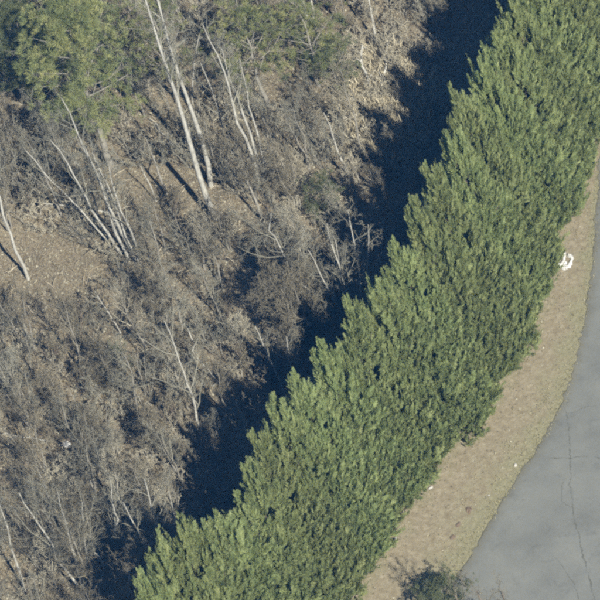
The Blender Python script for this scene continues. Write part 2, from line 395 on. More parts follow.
def cypress_protos(n):
    out = []
    for q in range(n):
        rng = np.random.default_rng(100 + q)
        H, R = 10.0, 4.6; S = Soup(); T = Soup()
        temps = [spray_template(rng) for _ in range(4)]
        N = 1350
        u = rng.uniform(0, 1, 4 * N); th = rng.uniform(0, 2 * math.pi, 4 * N)
        prof = lambda z: np.clip(1 - z ** 1.1, 0, 1) ** 0.88 * (0.86 + 0.14 * np.clip(z / 0.12, 0, 1))
        keep = rng.uniform(0, 1, 4 * N) < prof(u) + 0.12
        u = u[keep][:N]; th = th[keep][:N]
        lob = 1 + 0.10 * np.sin(3 * th + q) + 0.08 * np.sin(5 * th + 7 * u + 2 * q)
        rr = R * prof(u) * lob * (1 - 0.22 * rng.uniform(0, 1, len(u)) ** 2)
        o = np.stack([np.cos(th), np.sin(th), 0 * th], 1)
        base = o * np.maximum(rr - 0.35, 0)[:, None] + np.stack([0 * u, 0 * u, u * H - 0.5], 1)
        d = norm(o * (0.75 - 0.35 * u)[:, None] + np.array([0, 0, 0.85]) + rng.normal(size=base.shape) * 0.2)
        L = rng.uniform(0.85, 1.5, len(u))
        # leaders at the very top
        kx = 22; kt = np.linspace(0, 1, kx)
        base = np.vstack([base, np.c_[rng.normal(size=(kx, 2)) * (0.34 * (1.05 - kt))[:, None], H - 2.0 + 2.1 * kt]])
        d = np.vstack([d, norm(np.c_[rng.normal(size=(kx, 2)) * 0.12, np.ones(kx)])]); L = np.r_[L, rng.uniform(0.8, 1.1, kx)]
        # side leaders make the ragged skyline
        for _ in range(9):
            a_ = rng.uniform(0, 6.28); zt = rng.uniform(0.6, 0.92); rt = R * prof(np.array([zt]))[0] * 0.8; ks = 14
            c_ = np.array([math.cos(a_) * rt, math.sin(a_) * rt, zt * H]); tt_ = rng.uniform(0, 1, ks)
            base = np.vstack([base, c_ + np.c_[rng.normal(size=(ks, 2)) * 0.16 * (1.3 - tt_)[:, None], tt_ * 1.9]])
            d = np.vstack([d, norm(np.c_[rng.normal(size=(ks, 2)) * 0.13 + c_[:2] * 0.06, np.ones(ks)])]); L = np.r_[L, rng.uniform(0.7, 1.1, ks)]
        base[:, 2] = np.maximum(base[:, 2], 0.05)
        ptint = np.clip(rng.normal(0.5, 0.17, len(L)), 0, 1)
        # each plume carries sprays along its axis
        m = 5
        t = (np.arange(m) + rng.uniform(0, 1, (len(L), m))) / m
        p = base[:, None] + d[:, None] * (t * L[:, None] * 0.8)[..., None]
        x = rng.normal(size=p.shape); sd = norm(d[:, None] + norm(x) * (0.52 * (1 - 0.6 * t))[..., None] + np.array([0, 0, 0.12]))
        sc = (0.82 - 0.32 * t) * (L / 1.35)[:, None] * rng.uniform(0.8, 1.2, t.shape)
        tint = np.clip(ptint[:, None] + rng.normal(0, 0.1, t.shape), 0, 1)
        place_templates(S, rng, temps, p.reshape(-1, 3), sd.reshape(-1, 3), sc.ravel(), tint.ravel(), 0.05, norm((p - np.array([0, 0, 1.0]) * p[..., 2:3]).reshape(-1, 3) + np.array([0, 0, 0.5])))
        tp = np.array([[[0, 0, -0.2], [0.05, 0, 2], [0, 0.08, 5], [0.03, 0, 8.6]]]); tubes(T, tp, np.array([[0.24, 0.2, 0.12, 0.03]]), 7)
        # limbs carrying the plumes
        pick = rng.permutation(len(L) - kx)[:110]; e = base[pick]
        st = np.c_[np.zeros((len(e), 2)), np.maximum(e[:, 2] * 0.85 - 0.6, 0.3)]
        mid = (st + e) / 2 + np.array([0, 0, -0.15])
        tubes(T, np.stack([st, mid, e], 1), np.tile([0.05, 0.035, 0.015], (len(e), 1)), 4)
        out.append((T.mesh('cypress_trunk', 'brown_bark', True), S.mesh('cypress_crown', 'cypress')))
    return out

def bare_crown(S, rng, PT, RD, limbs, spread=(25, 60), density=1.0, t0=0.3, up=0.12, limb_ratio=0.42, fine=0.0065, wander=0.13):
    """limbs, branches, twigs and twiglets on given stems"""
    A, Ar = sprout(rng, PT, RD, limbs, t0, 0.98, spread, limb_ratio, 7, wander, up, 0.02, True)
    B, Br = sprout(rng, A, Ar, max(2, int(5 * density)), 0.2, 1.0, (25, 65), 0.5, 5, wander * 1.3, up * 0.7, 0.013, True, 0.4)
    C, Cr = sprout(rng, B, Br, max(2, int(5 * density)), 0.15, 1.0, (25, 70), 0.55, 4, wander * 1.5, up * 0.5, fine * 1.15, True, 0.35)
    D, Dr = sprout(rng, C, Cr, 5, 0.15, 1.0, (25, 65), 0.75, 3, wander * 1.5, up * 0.3, fine, True, 0.3)
    for Q, q, s in ((A, Ar, 5), (B, Br, 4), (C, Cr, 3), (D, Dr, 3)):
        tubes(S, Q, q, s, np.clip(rng.normal(0.5, 0.25, len(Q)), 0, 1))

def stem_line(rng, a, b, k, r0, r1, wob=0.12, up0=True):
    a = np.asarray(a, float); b = np.asarray(b, float); t = np.linspace(0, 1, k)
    L = np.linalg.norm(b - a); P_ = a + (b - a) * t[:, None]
    w = np.cumsum(rng.normal(size=(k, 3)) * np.array([1, 1, 0.2]), 0); w -= w[0] + (w[-1] - w[0]) * t[:, None]
    return P_ + w * wob * L / k, r0 + (r1 - r0) * t ** 0.8

def bare_proto(seed, H, r0, stems, lean, limbs, spread, density, twig, bark, t0=0.3, limb_ratio=0.42, up=0.12, fine=0.0065):
    rng = np.random.default_rng(seed); T = Soup(); S = Soup(); pl = []; rl = []
    for i in range(stems):
        a = rng.uniform(0, 6.28); l = lean * H * rng.uniform(0.5, 1.0)
        st = np.array([math.cos(a), math.sin(a), 0]) * (0.06 * stems if stems > 1 else 0)
        p, r = stem_line(rng, st + np.array([0, 0, -0.15]), st + np.array([math.cos(a) * l, math.sin(a) * l, H * rng.uniform(0.75, 1.0)]), 9, r0 * rng.uniform(0.6, 1.0), 0.018)
        pl.append(p); rl.append(r)
    PT, RD = np.array(pl), np.array(rl); tubes(T, PT, RD, 7, None)
    bare_crown(S, rng, PT, RD, limbs, spread, density, t0, up, limb_ratio, fine)
    return T.mesh('bare_trunk', bark, True), S.mesh('bare_crown', twig)

# ----------------------------------------------------------------------------
# the cypress hedge
# ----------------------------------------------------------------------------
apex = [(146, 600), (155, 551), (178, 540), (197, 542), (218, 527), (237, 513), (247, 486), (256, 456), (273, 415), (293, 394), (313, 364), (340, 323), (365, 294), (389, 262), (407, 223), (426, 191), (447, 150), (456, 108), (478, 70), (494, 42), (508, 10), (519, -22), (533, -52), (546, -84), (556, -110)]
protos = cypress_protos(4)
rng = np.random.default_rng(77)
hedge_pts = []
for i, (u, v) in enumerate(apex):
    u += 7 + 9 * math.exp(-((v - 290) / 130.0) ** 2)
    lo, hi = 4.0, 15.0
    for _ in range(24):
        h = (lo + hi) / 2; p = G(u, v, h)
        if side_dist(hedge_mid, p[None, :2])[0] < 0: lo = h
        else: hi = h
    hedge_pts.append((p[0], p[1], h))
full = []
for a, b in zip(hedge_pts, hedge_pts[1:] + [None]):
    full.append(a)
    if b is not None and math.hypot(b[0] - a[0], b[1] - a[1]) > 2.3:     # lower trees fill the gaps on the road side
        t = np.array([b[0] - a[0], b[1] - a[1]]); t /= np.linalg.norm(t)
        full.append(((a[0] + b[0]) / 2 + t[1] * 0.1, (a[1] + b[1]) / 2 - t[0] * 0.1, -(a[2] + b[2]) / 2 * 0.84))
hedge_pts = full
pos_phrase = 'counting up from the bottom of the photo'
vis = 0
for i, (x, y, h) in enumerate(hedge_pts):
    tr, cr = protos[i % len(protos)]
    rz = rng.uniform(0, 6.28); sr = rng.uniform(0.92, 1.02) * (0.86 if h < 0 else 1.0); h = abs(h)
    o = link('cypress_tree', None, None, (x, y, 0), (0, 0, rz))
    lab = f'dense green cypress, {ORD[i]} in the hedge, ' + pos_phrase
    if i == len(hedge_pts) - 1: lab = 'dense green cypress at the far top end of the hedge'
    tag(o, lab, 'cypress tree', 'cypress trees of the roadside hedge')
    for nm, me in (('trunk', tr), ('crown', cr)):
        link(nm, me, o, None, None, (sr, sr, h / 10.0))


# ----------------------------------------------------------------------------
# the bare wood behind the hedge: trees one can tell apart
# ----------------------------------------------------------------------------
def rise(base, top):
    """foot and tip of a stem: the foot on the ground, the tip above it at the height its length gives"""
    b = G(*base); b[2] = 0
    if not np.isscalar(top[0]): return b, np.array([rise(base, q)[1] for q in top])
    du = (top[0] - base[0]) * GSD; dv = (top[1] - base[1]) * GSD
    off = CR * du - CU * dv
    h = (off @ U0) / math.sin(TILT); l = off @ R0
    return b, np.array([l, 0.0, h])
placed = []
def landmark(label, stems, limbs=9, twig='twig_grey', bark='pale_bark', density=0.8, seed=1, t0=0.4, spread=(20, 55), ratio=0.34, cat='bare tree', wob=0.07, bends=None, name='bare_tree', group=None):
    """one tree: stems are (foot, tip, radius) in survey units"""
    r = np.random.default_rng(seed); T = Soup(); S = Soup(); pl = []; rl = []
    b0, _ = rise(stems[0][0], stems[0][1]); z0 = tz(b0[0], b0[1]); placed.append((b0[0], b0[1]))
    for ft, tp, rad in stems:
        b, t = rise(ft, tp); b = b - b0; b[2] = 0
        if t.ndim == 2:
            q = np.vstack([b + np.array([0, 0, -0.2]), b + t]); q = smooth_line(q, 0.2); q = np.vstack([q, b + t[-1]])
            p = q[np.linspace(0, len(q) - 1, 11).round().astype(int)]; rr = rad + (0.03 - rad) * np.linspace(0, 1, 11) ** 0.9
        else: p, rr = stem_line(r, b + np.array([0, 0, -0.2]), b + t, 11, rad, 0.03, wob)
        pl.append(p); rl.append(rr)
    PT, RD = np.array(pl), np.array(rl)
    o = link(name, None, None, (b0[0], b0[1], z0)); tag(o, label, cat, group)
    for k in range(len(PT)):
        T1 = Soup(); tubes(T1, PT[k:k + 1], RD[k:k + 1], 8); link('trunk', T1.mesh('trunk', bark, True), o)
    if limbs:
        bare_crown(S, r, PT, RD, limbs, spread, density, t0, 0.1, ratio, 0.0065)
        link('crown', S.mesh('crown', twig), o)
    return o
landmark('tall white twin-trunked bare tree, the thickest pale trunks in the wood', [((215, 217), [(201, 180), (181, 106), (166, 60), (153, 15), (140, -30)], 0.24), ((210, 184), [(206, 152), (191, 106), (176, 62), (160, 0), (150, -35)], 0.21), ((193, 112), [(192, 95), (195, 60), (200, 35)], 0.09)], 10, seed=201, t0=0.42, ratio=0.2, spread=(18, 45), density=1.0)
landmark('slim pale sapling just right of the twin white trunks', [((232, 150), (200, 60), 0.08)], 8, seed=202, t0=0.4)
landmark('bare tree with three pale stems fanning from one foot, right of the twin white trunks', [((258, 181), (204, 28), 0.16), ((261, 170), (222, 50), 0.14), ((264, 166), (240, 60), 0.10)], 9, seed=203, ratio=0.25)
landmark('clump of many grey leaning trunks above the litter clearing at left', [((134, 259), (68, 100), 0.15), ((129, 257), (86, 140), 0.14), ((121, 252), (55, 140), 0.12), ((136, 262), (100, 160), 0.09), ((140, 264), (112, 166), 0.10), ((116, 246), (70, 160), 0.09), ((125, 250), (96, 152), 0.10), ((112, 244), (30, 150), 0.08)], 7, bark='pale_bark', seed=204)
landmark('thin grey trunk leaning left beside the clump of many trunks', [((61, 214), (30, 138), 0.10)], 8, bark='grey_bark', seed=205)
landmark('lone pale trunk standing in leaf litter at the left edge of the photo', [((27, 276), (-22, 110), 0.14)], 8, seed=206, t0=0.55)
landmark('slim straight pale trunk with side limbs beside the lower hedge shadow', [((205, 438), (168, 320), 0.12)], 9, seed=207, t0=0.25, ratio=0.4)
landmark('small pale bare tree below the straw tangle near the shadow edge', [((349, 176), (322, 112), 0.11)], 9, seed=208, t0=0.2, ratio=0.45)
landmark('forked grey-white bare tree low at the left, its limbs in a wide fan', [((86, 598), (64, 490), 0.15), ((84, 592), (28, 490), 0.11), ((86, 596), (86, 500), 0.10)], 10, seed=209, t0=0.25, ratio=0.42, density=1.0)
landmark('grey-white bare tree with crooked limbs beside the lower left end of the hedge', [((124, 590), (112, 470), 0.13), ((123, 580), (90, 530), 0.09), ((124, 584), (136, 520), 0.08)], 9, seed=210, t0=0.3, ratio=0.45, density=1.0, wob=0.3)
landmark('pale bare tree at the lower left corner, nearest the left edge', [((24, 590), (4, 495), 0.12)], 11, seed=211, t0=0.25, ratio=0.45)
landmark('curved white-stemmed tangled tree at the bend of the hedge shadow', [((308, 342), (272, 215), 0.14), ((300, 322), (300, 225), 0.11)], 14, seed=212, t0=0.2, ratio=0.42, density=1.25, wob=0.35)
landmark('vase-shaped pale bare tree poking out of the hedge shadow', [((362, 345), (326, 225), 0.12), ((366, 343), (346, 212), 0.11), ((370, 345), (366, 226), 0.10), ((358, 345), (308, 250), 0.09), ((362, 344), (334, 240), 0.09)], 9, seed=213, t0=0.3, ratio=0.28)
landmark('broken grey trunk leaning over leaf litter left of the twin white trunks', [((166, 192), (146, 136), 0.13)], 3, bark='grey_bark', seed=214, ratio=0.25)
landmark('short broken pale trunk left of the leaning broken trunk', [((156, 200), (141, 165), 0.08)], 2, seed=215, ratio=0.25)
landmark('straight pale trunk at the top edge behind the straw tangle', [((375, 40), (362, -30), 0.13)], 8, seed=216, t0=0.4)
landmark('pair of pale trunks at the top centre of the wood', [((308, 24), (290, -50), 0.12), ((313, 20), (303, -40), 0.10)], 8, seed=217)
landmark('thin crooked white stem in the brown brush at centre left', [((120, 330), (96, 288), 0.06)], 6, seed=218, t0=0.3)
landmark('slender bent sapling left of the slim straight pale trunk', [((209, 382), (184, 320), 0.07)], 8, seed=219, t0=0.25, wob=0.35)
landmark('grey limby tree in the shade just above the lower hedge', [((262, 470), (236, 398), 0.09), ((264, 468), (258, 400), 0.08)], 10, twig='twig_brown', seed=220, t0=0.2, ratio=0.4)
landmark('twiggy bare tree rising from the shade between the bend and the slim trunk', [((290, 402), (256, 325), 0.09), ((296, 400), (286, 335), 0.08)], 10, twig='twig_grey', seed=221, t0=0.2, ratio=0.42)
landmark('grey bare tree rising out of the lower end of the hedge shadow', [((186, 606), (150, 478), 0.10), ((188, 604), (172, 490), 0.09), ((184, 606), (130, 500), 0.08)], 9, seed=223, t0=0.3, ratio=0.32)
landmark('bare tree beside the road whose twig tops show at the bottom right', [((512, 676), (476, 592), 0.10), ((516, 680), (500, 594), 0.08), ((508, 676), (456, 596), 0.07)], 11, twig='twig_brown', bark='brown_bark', seed=222, t0=0.2, ratio=0.4, density=1.1)

def log(label, a, b, r, seed, z0=0.25, z1=0.5):
    rr = np.random.default_rng(seed); A = G(*a); B = G(*b)
    A[2] = tz(*A[:2]) + r * 0.7; B[2] = tz(*B[:2]) + z1; A[2] += z0 - 0.25
    p, q = stem_line(rr, A - A, B - A, 9, r, r * 0.45, 0.25); S = Soup(); tubes(S, p[None], q[None], 7)
    Q, qr = sprout(rr, p[None], q[None], 5, 0.3, 1.0, (30, 60), 0.22, 4, 0.2, 0.1, 0.02, True); 
    o = link('fallen_log', None, None, A); tag(o, label, 'log', 'fallen logs in the wood')
    link('trunk', S.mesh('log', 'pale_bark', True), o); 
    for k in range(len(Q)):
        s2 = Soup(); tubes(s2, Q[k:k + 1], qr[k:k + 1], 4); link('branch', s2.mesh('log_branch', 'pale_bark', True), o)
log('pale fallen log pointing left out of the straw tangle', (367, 106), (338, 92), 0.19, 301, 0.5, 0.9)
log('pale fallen log lying lower in the straw tangle, sloping down left', (368, 110), (336, 123), 0.15, 302, 0.45, 0.7)
log('pale dead limb standing up from the straw tangle', (374, 96), (366, 58), 0.15, 303, 0.4, 1.6)
log('thin pale dead limb leaning right in the straw tangle', (378, 92), (391, 56), 0.11, 304, 0.4, 1.5)
log('long thin fallen trunk lying across the foot of the leaning trunk clump', (112, 212), (14, 208), 0.09, 305, z1=0.6)
log('curved pale fallen limb above the leaning trunk clump', (80, 165), (62, 152), 0.07, 306)
log('pale fallen limb between the broken trunks and the twin white trunks', (182, 150), (150, 120), 0.08, 307)
log('small pale fallen limb in the thicket at the lower left edge', (50, 440), (0, 438), 0.07, 308)

# evergreens ---------------------------------------------------------------
def tuft_template(rng, n=34, w=0.032, flat=0.0):
    V = []; F = []
    for i in range(n):
        d = rng.normal(size=3); d[2] = abs(d[2]) * 0.9 + 0.2; d = d / np.linalg.norm(d); s = np.cross(d, rng.normal(size=3)); s /= np.linalg.norm(s)
        L = rng.uniform(0.6, 1.0); b = rng.normal(size=3) * 0.12; k = len(V)
        V += [b, b + d * L * 0.5 + s * w, b + d * L, b + d * L * 0.5 - s * w]; F.append((k, k + 1, k + 2, k + 3))
    return np.array(V), np.array(F)
def evergreen(name, label, foot, H, R, c0, mat, n_limb, tufts, size, seed, cat, sparse=1.0, flat=0.5):
    r = np.random.default_rng(seed); T = Soup(); S = Soup(); W = Soup()
    g = G(*foot); z0 = tz(g[0], g[1]); placed.append((g[0], g[1]))
    p, q = stem_line(r, (0, 0, -0.2), (0.02 * H, 0, H * 0.97), 10, 0.016 * H + 0.04, 0.03, 0.1); tubes(T, p[None], q[None], 8)
    t = np.linspace(c0, 0.97, n_limb) + r.uniform(-0.02, 0.02, n_limb); t = np.clip(t, 0.02, 0.985)
    i = np.clip((t * 9).astype(int), 0, 8); w = (t * 9 - i)[:, None]; st = p[i] * (1 - w) + p[i + 1] * w
    a = np.arange(n_limb) * 2.4 + r.uniform(-0.5, 0.5, n_limb)
    u = (t - c0) / (1 - c0); L = R * (np.sin(np.clip(0.22 + 0.8 * u, 0, 1) * math.pi) ** 0.7) * r.uniform(0.7, 1.15, n_limb) + 0.2
    d = np.stack([np.cos(a), np.sin(a), 0.25 + 0.5 * u], 1)
    A = walk(r, st, d, L, 6, 0.12, 0.06); Ar = np.linspace(1, 0.3, 6)[None] * np.maximum(0.012 * L, 0.02)[:, None]
    B, Br = sprout(r, A, Ar, 5, 0.3, 1.0, (25, 60), 0.42, 4, 0.15, 0.08, 0.012, True, 0.3)
    tubes(W, A, Ar, 5, None); tubes(W, B, Br, 3, None)
    pts = np.concatenate([B[:, k] for k in (1, 2, 3)] + [A[:, 4], A[:, 5]]); pts = np.repeat(pts, tufts, 0) + r.normal(size=(len(pts) * tufts, 3)) * size * np.array([0.8, 0.8, 0.45])
    pts = pts[r.uniform(size=len(pts)) < sparse]
    cl = np.clip(0.5 + 0.42 * fbm(pts[:, 0] + pts[:, 2], pts[:, 1] - pts[:, 2], 1.6, seed) + r.normal(0, 0.13, len(pts)), 0, 1)
    dd = np.c_[pts[:, :2] * 0.25 + r.normal(size=(len(pts), 2)) * 0.3, np.full(len(pts), 1.0)]
    place_templates(S, r, [tuft_template(r) for _ in range(4)], pts, dd, r.uniform(0.7, 1.2, len(pts)) * size, cl, 0.06)
    o = link(name, None, None, (g[0], g[1], z0)); tag(o, label, cat)
    link('trunk', T.mesh('trunk', 'grey_bark', True), o); c = link('crown', S.mesh('crown', mat), o); link('branch', W.mesh('branches', 'grey_bark', True), c)
evergreen('pine_tree', 'big yellow-green evergreen tree filling the upper left corner', (112, 165), 16.5, 4.6, 0.36, 'pine', 46, 2, 0.52, 401, 'evergreen tree', 0.7)
evergreen('pine_tree', 'dark green evergreen at the extreme upper left corner behind the big one', (48, 118), 12.0, 2.6, 0.35, 'holly', 26, 2, 0.4, 402, 'evergreen tree')
evergreen('pine_tree', 'thin light green evergreen at top centre right of the twin white trunks', (268, 104), 9.5, 3.2, 0.3, 'pine', 30, 1, 0.4, 403, 'evergreen tree', 0.7)
evergreen('pine_tree', 'thin olive evergreen at the top edge between the twin trunks and the big evergreen', (176, 100), 10.0, 3.2, 0.35, 'pine', 26, 1, 0.4, 409, 'evergreen tree', 0.5)
evergreen('pine_tree', 'thin olive evergreen at the top edge left of the straw tangle', (318, 82), 8.5, 2.8, 0.3, 'pine', 26, 1, 0.38, 410, 'evergreen tree', 0.5)
evergreen('holly_shrub', 'green shrub left of the straw tangle near the top', (336, 84), 3.6, 2.0, 0.15, 'holly', 20, 1, 0.3, 404, 'shrub', 0.9)
evergreen('holly_shrub', 'green shrub at top centre behind the straw tangle', (318, 60), 4.2, 2.0, 0.15, 'pine', 20, 1, 0.3, 405, 'shrub', 0.9)
evergreen('holly_shrub', 'small green shrub close to the upper hedge shadow', (326, 214), 3.4, 1.6, 0.15, 'holly', 18, 1, 0.28, 406, 'shrub', 0.8)
evergreen('holly_shrub', 'small green bush in the brown brush at centre left', (122, 372), 2.6, 1.2, 0.15, 'holly', 14, 1, 0.22, 407, 'shrub', 0.4)
evergreen('holly_shrub', 'dark green low bush beside the road at the bottom edge', (448, 614), 2.8, 1.9, 0.1, 'holly', 26, 2, 0.24, 408, 'shrub', 0.7)

# the unnamed mass of the wood: bare trees and brush --------------------------
TREES = [bare_proto(501, 8.5, 0.13, 1, 0.08, 13, (25, 55), 1.0, 'twig_grey', 'grey_bark'),
         bare_proto(502, 7.5, 0.11, 2, 0.16, 9, (25, 60), 1.0, 'twig_grey', 'grey_bark'),
         bare_proto(503, 9.5, 0.15, 1, 0.1, 15, (20, 50), 1.0, 'twig_brown', 'grey_bark', 0.35),
         bare_proto(504, 6.5, 0.09, 3, 0.2, 7, (25, 60), 1.0, 'twig_brown', 'grey_bark'),
         bare_proto(505, 8.0, 0.12, 1, 0.12, 14, (30, 65), 1.0, 'twig_tan', 'grey_bark', 0.25)]
SHRUBS = [bare_proto(521, 3.2, 0.035, 7, 0.35, 6, (20, 60), 0.8, 'twig_brown', 'brown_bark', 0.15, 0.45, 0.1, 0.0075),
          bare_proto(522, 2.6, 0.03, 8, 0.45, 5, (20, 70), 0.8, 'twig_grey', 'grey_bark', 0.1, 0.5, 0.05, 0.0075),
          bare_proto(523, 3.8, 0.04, 5, 0.3, 8, (20, 55), 0.8, 'twig_grey', 'grey_bark', 0.2, 0.4, 0.1, 0.0075),
          bare_proto(524, 2.2, 0.025, 9, 0.6, 5, (25, 75), 0.8, 'twig_tan', 'grey_bark', 0.1, 0.5, 0.0, 0.0075)]
DENSE = bare_proto(541, 7.0, 0.09, 4, 0.22, 9, (25, 65), 1.5, 'twig_brown', 'grey_bark', 0.12, 0.42, 0.06, 0.009)
for i, (u, v, sc, lab) in enumerate([(316, 350, 1.5, 'dense tangled thicket tree standing at the bend of the hedge shadow'), (300, 338, 1.35, 'dense tangled thicket tree left of the one at the shadow bend'), (286, 326, 1.2, 'dense tangled thicket tree farthest left of three by the shadow bend'),
        (168, 324, 0.8, 'dense tangled thicket tree in the middle of the wood'), (128, 390, 0.85, 'dense tangled thicket tree below the small green bush at centre left'), (58, 400, 0.6, 'low dense thicket tree in the brush at left'), (150, 455, 0.8, 'dense thicket tree left of the slim straight pale trunk'), (95, 470, 0.8, 'dense thicket tree above the forked tree at lower left'), (300, 208, 0.8, 'dense thicket tree beside the small green shrub near the upper shadow')]):
    g = G(u, v); placed.append((g[0], g[1]))
    o = link('thicket_tree', None, None, (g[0], g[1], tz(g[0], g[1])), (0, 0, i * 1.3), sc); tag(o, lab, 'thicket tree', 'dense thicket trees in the wood')
    link('trunk', DENSE[0], o); link('crown', DENSE[1], o)
TDESC = ['single-stemmed', 'two-stemmed', 'tall upright', 'three-stemmed', 'tan-twigged']
SDESC = ['brown-twigged', 'spreading grey', 'upright grey', 'straw-coloured']
ZONES = [((75, 60), 'around the big yellow-green evergreen'), ((190, 90), 'near the twin white trunks'), ((252, 110), 'near the tree with three pale stems'),
         ((100, 200), 'near the leaning trunk clump'), ((20, 230), 'near the lone pale trunk at the left edge'), ((50, 350), 'in brown brush below the litter clearing'),
         ((25, 470), 'in grey thicket along the lower left edge'), ((70, 540), 'around the forked tree at lower left'), ((140, 480), 'left of the lower hedge shadow'),
         ((190, 380), 'near the slim straight pale trunk'), ((150, 300), 'in the middle of the wood'), ((230, 280), 'left of the bend in the hedge shadow'),
         ((290, 250), 'around the tree at the shadow bend'), ((330, 180), 'near the small tree below the straw tangle'), ((390, 100), 'in the straw tangle'),
         ((320, 30), 'at the top centre of the wood'), ((440, 20), 'at the top along the hedge shadow'), ((250, 440), 'in the lower hedge shadow'), ((400, 230), 'in the upper hedge shadow')]
def zone(u, v): return min(ZONES, key=lambda z: (z[0][0] - u) ** 2 + (z[0][1] - v) ** 2)[1]
def ell(u, v, c, r): return ((u - c[0]) / r[0]) ** 2 + ((v - c[1]) / r[1]) ** 2 < 1
rng = np.random.default_rng(909)
def scatter(n, dmin, dens, taken):
    out = []; tries = 0
    while len(out) < n and tries < 60000:
        tries += 1; u = rng.uniform(-50, 560); v = rng.uniform(-60, 690)
        if rng.uniform() > dens(u, v): continue
        g = G(u, v)[:2]
        if side_dist(hedge_mid, g[None])[0] > -4.2: continue
        if any((g[0] - a) ** 2 + (g[1] - b) ** 2 < dmin * dmin for a, b in taken): continue
        taken.append((g[0], g[1])); out.append((u, v, g))
    return out
def shade(u, v):
    d = -side_dist(hedge_mid, G(u, v)[None, :2])[0]
    return d
HOLES = [((262, 282), (34, 48)), ((150, 302), (20, 20)), ((113, 366), (14, 22)), ((45, 384), (14, 12)), ((285, 190), (16, 18)), ((215, 110), (14, 22))]
def hole(u, v): return any(ell(u, v, c, q) for c, q in HOLES)
def tree_d(u, v):
    if hole(u, v): return 0.0
    if ell(u, v, (55, 285), (85, 65)) or ell(u, v, (172, 205), (75, 42)): return 0.02
    if v > 505 and u < 175: return 1.0
    if shade(u, v) < 11: return 0.16
    if ell(u, v, (395, 95), (60, 70)): return 0.15
    return 1.0
def brush_d(u, v):
    if ell(u, v, (388, 108), (48, 50)): return 0.25
    if hole(u, v): return 0.0
    if ell(u, v, (50, 280), (75, 55)): return 0.05
    if ell(u, v, (172, 205), (72, 38)): return 0.05
    if shade(u, v) < 11: return 0.22
    return 1.0
NAMED = []
tk = list(placed)
for u, v, g in scatter(165, 2.15, tree_d, tk):
    k = int(rng.integers(0, len(TREES))); sc = rng.uniform(0.65, 1.1); tr, cr = TREES[k]; zn = zone(u, v)
    if shade(u, v) < 12 and not (v > 505 and u < 175): sc *= 0.6
    if v > 505 and u < 175: sc *= 1.15
    lab = f"{'small' if sc < 0.8 else 'tall'} {TDESC[k]} bare tree {zn}"
    o = link('bare_tree', None, None, (g[0], g[1], tz(*g)), (0, 0, rng.uniform(0, 6.28)), sc); tag(o, lab, 'bare tree', 'bare trees ' + zn); NAMED.append((u, o))
    link('trunk', tr, o); link('crown', cr, o)
tk = list(placed)
for u, v, g in scatter(290, 1.5, brush_d, tk):
    straw = ell(u, v, (395, 95), (65, 75))
    k = 3 if straw and rng.uniform() < 0.75 else int(rng.integers(0, len(SHRUBS))); sc = rng.uniform(0.7, 1.2); tr, cr = SHRUBS[k]; zn = zone(u, v)
    lab = f"{'small' if sc < 0.95 else 'large'} {SDESC[k]} leafless bush {zn}"
    o = link('bare_bush', None, None, (g[0], g[1], tz(*g)), (0, 0, rng.uniform(0, 6.28)), sc); tag(o, lab, 'bush', 'leafless bushes ' + zn); NAMED.append((u, o))
    link('stem', tr, o); link('crown', cr, o)
same = {}
for u, o in sorted(NAMED, key=lambda a: a[0]): same.setdefault(o['label'], []).append(o)
for lab, os_ in same.items():
    if len(os_) > 1:
        for k, o in enumerate(os_):
            o['label'] = lab + ', ' + ('leftmost' if k == 0 else 'rightmost' if k == len(os_) - 1 else ORD[k] + ' from left')
            if len(o['label'].split()) > 16: o['label'] = o['label'].replace('the ', '')

# ----------------------------------------------------------------------------
# what nobody could count: leaf litter, sticks, dead grass
# ----------------------------------------------------------------------------
def blades(name, pts, z, L, W, tilt, mat, label, cat, seed, fold=True):
    r = np.random.default_rng(seed); n = len(pts); S = Soup()
    a = r.uniform(0, 6.28, n); el = r.uniform(*tilt, n); d = np.stack([np.cos(a) * np.cos(el), np.sin(a) * np.cos(el), np.sin(el)], 1)
    s = norm(np.cross(d, norm(r.normal(size=(n, 3)) * 0.35 + np.array([0, 0, 1.0]))))
    L = r.uniform(*L, n)[:, None]; W = L * r.uniform(*W, n)[:, None]
    b = np.c_[pts, z]; mid = b + d * L * 0.5 + np.c_[np.zeros((n, 2)), r.uniform(-0.2, 0.25, n)] * L
    V = np.stack([b, mid + s * W, b + d * L, mid - s * W], 1); i = np.arange(n)[:, None] * 4
    S.add(V, i + np.arange(4)[None], np.repeat(np.clip(r.normal(0.5, 0.28, n), 0, 1), 4))
    return stuff(link(name, S.mesh(name, mat)), label, cat)
r = np.random.default_rng(1234)
def field(n, u0, u1, v0, v1, keep):
    u = r.uniform(u0, u1, n); v = r.uniform(v0, v1, n)
    g = np.array([G(a, b)[:2] for a, b in zip(u, v)])
    k = keep(u, v, g); return u[k], v[k], g[k]
u, v, g = field(150000, -30, 560, -30, 640, lambda u, v, g: side_dist(hedge_mid, g) < -1.0)
blades('leaf_litter', g, terrain(g) + r.uniform(0.0, 0.05, len(g)), (0.10, 0.22), (0.25, 0.45), (-0.1, 0.5), 'litter', 'brown fallen leaves covering the floor of the wood', 'leaf litter', 61)
u, v, g = field(9000, -30, 560, -30, 640, lambda u, v, g: side_dist(hedge_mid, g) < -1.5)
blades('fallen_sticks', g, terrain(g) + 0.05, (0.5, 1.6), (0.012, 0.025), (-0.05, 0.25), 'dead_grass', 'thin fallen sticks strewn over the leaf litter', 'sticks', 62)
def straw_keep(u, v, g):
    d = ((u - 388) / 50) ** 2 + ((v - 108) / 60) ** 2; return (r.uniform(size=len(u)) < np.clip(1.5 - 1.2 * d, 0, 1)) & (side_dist(hedge_mid, g) < -6)
u, v, g = field(42000, 320, 470, 0, 190, straw_keep)
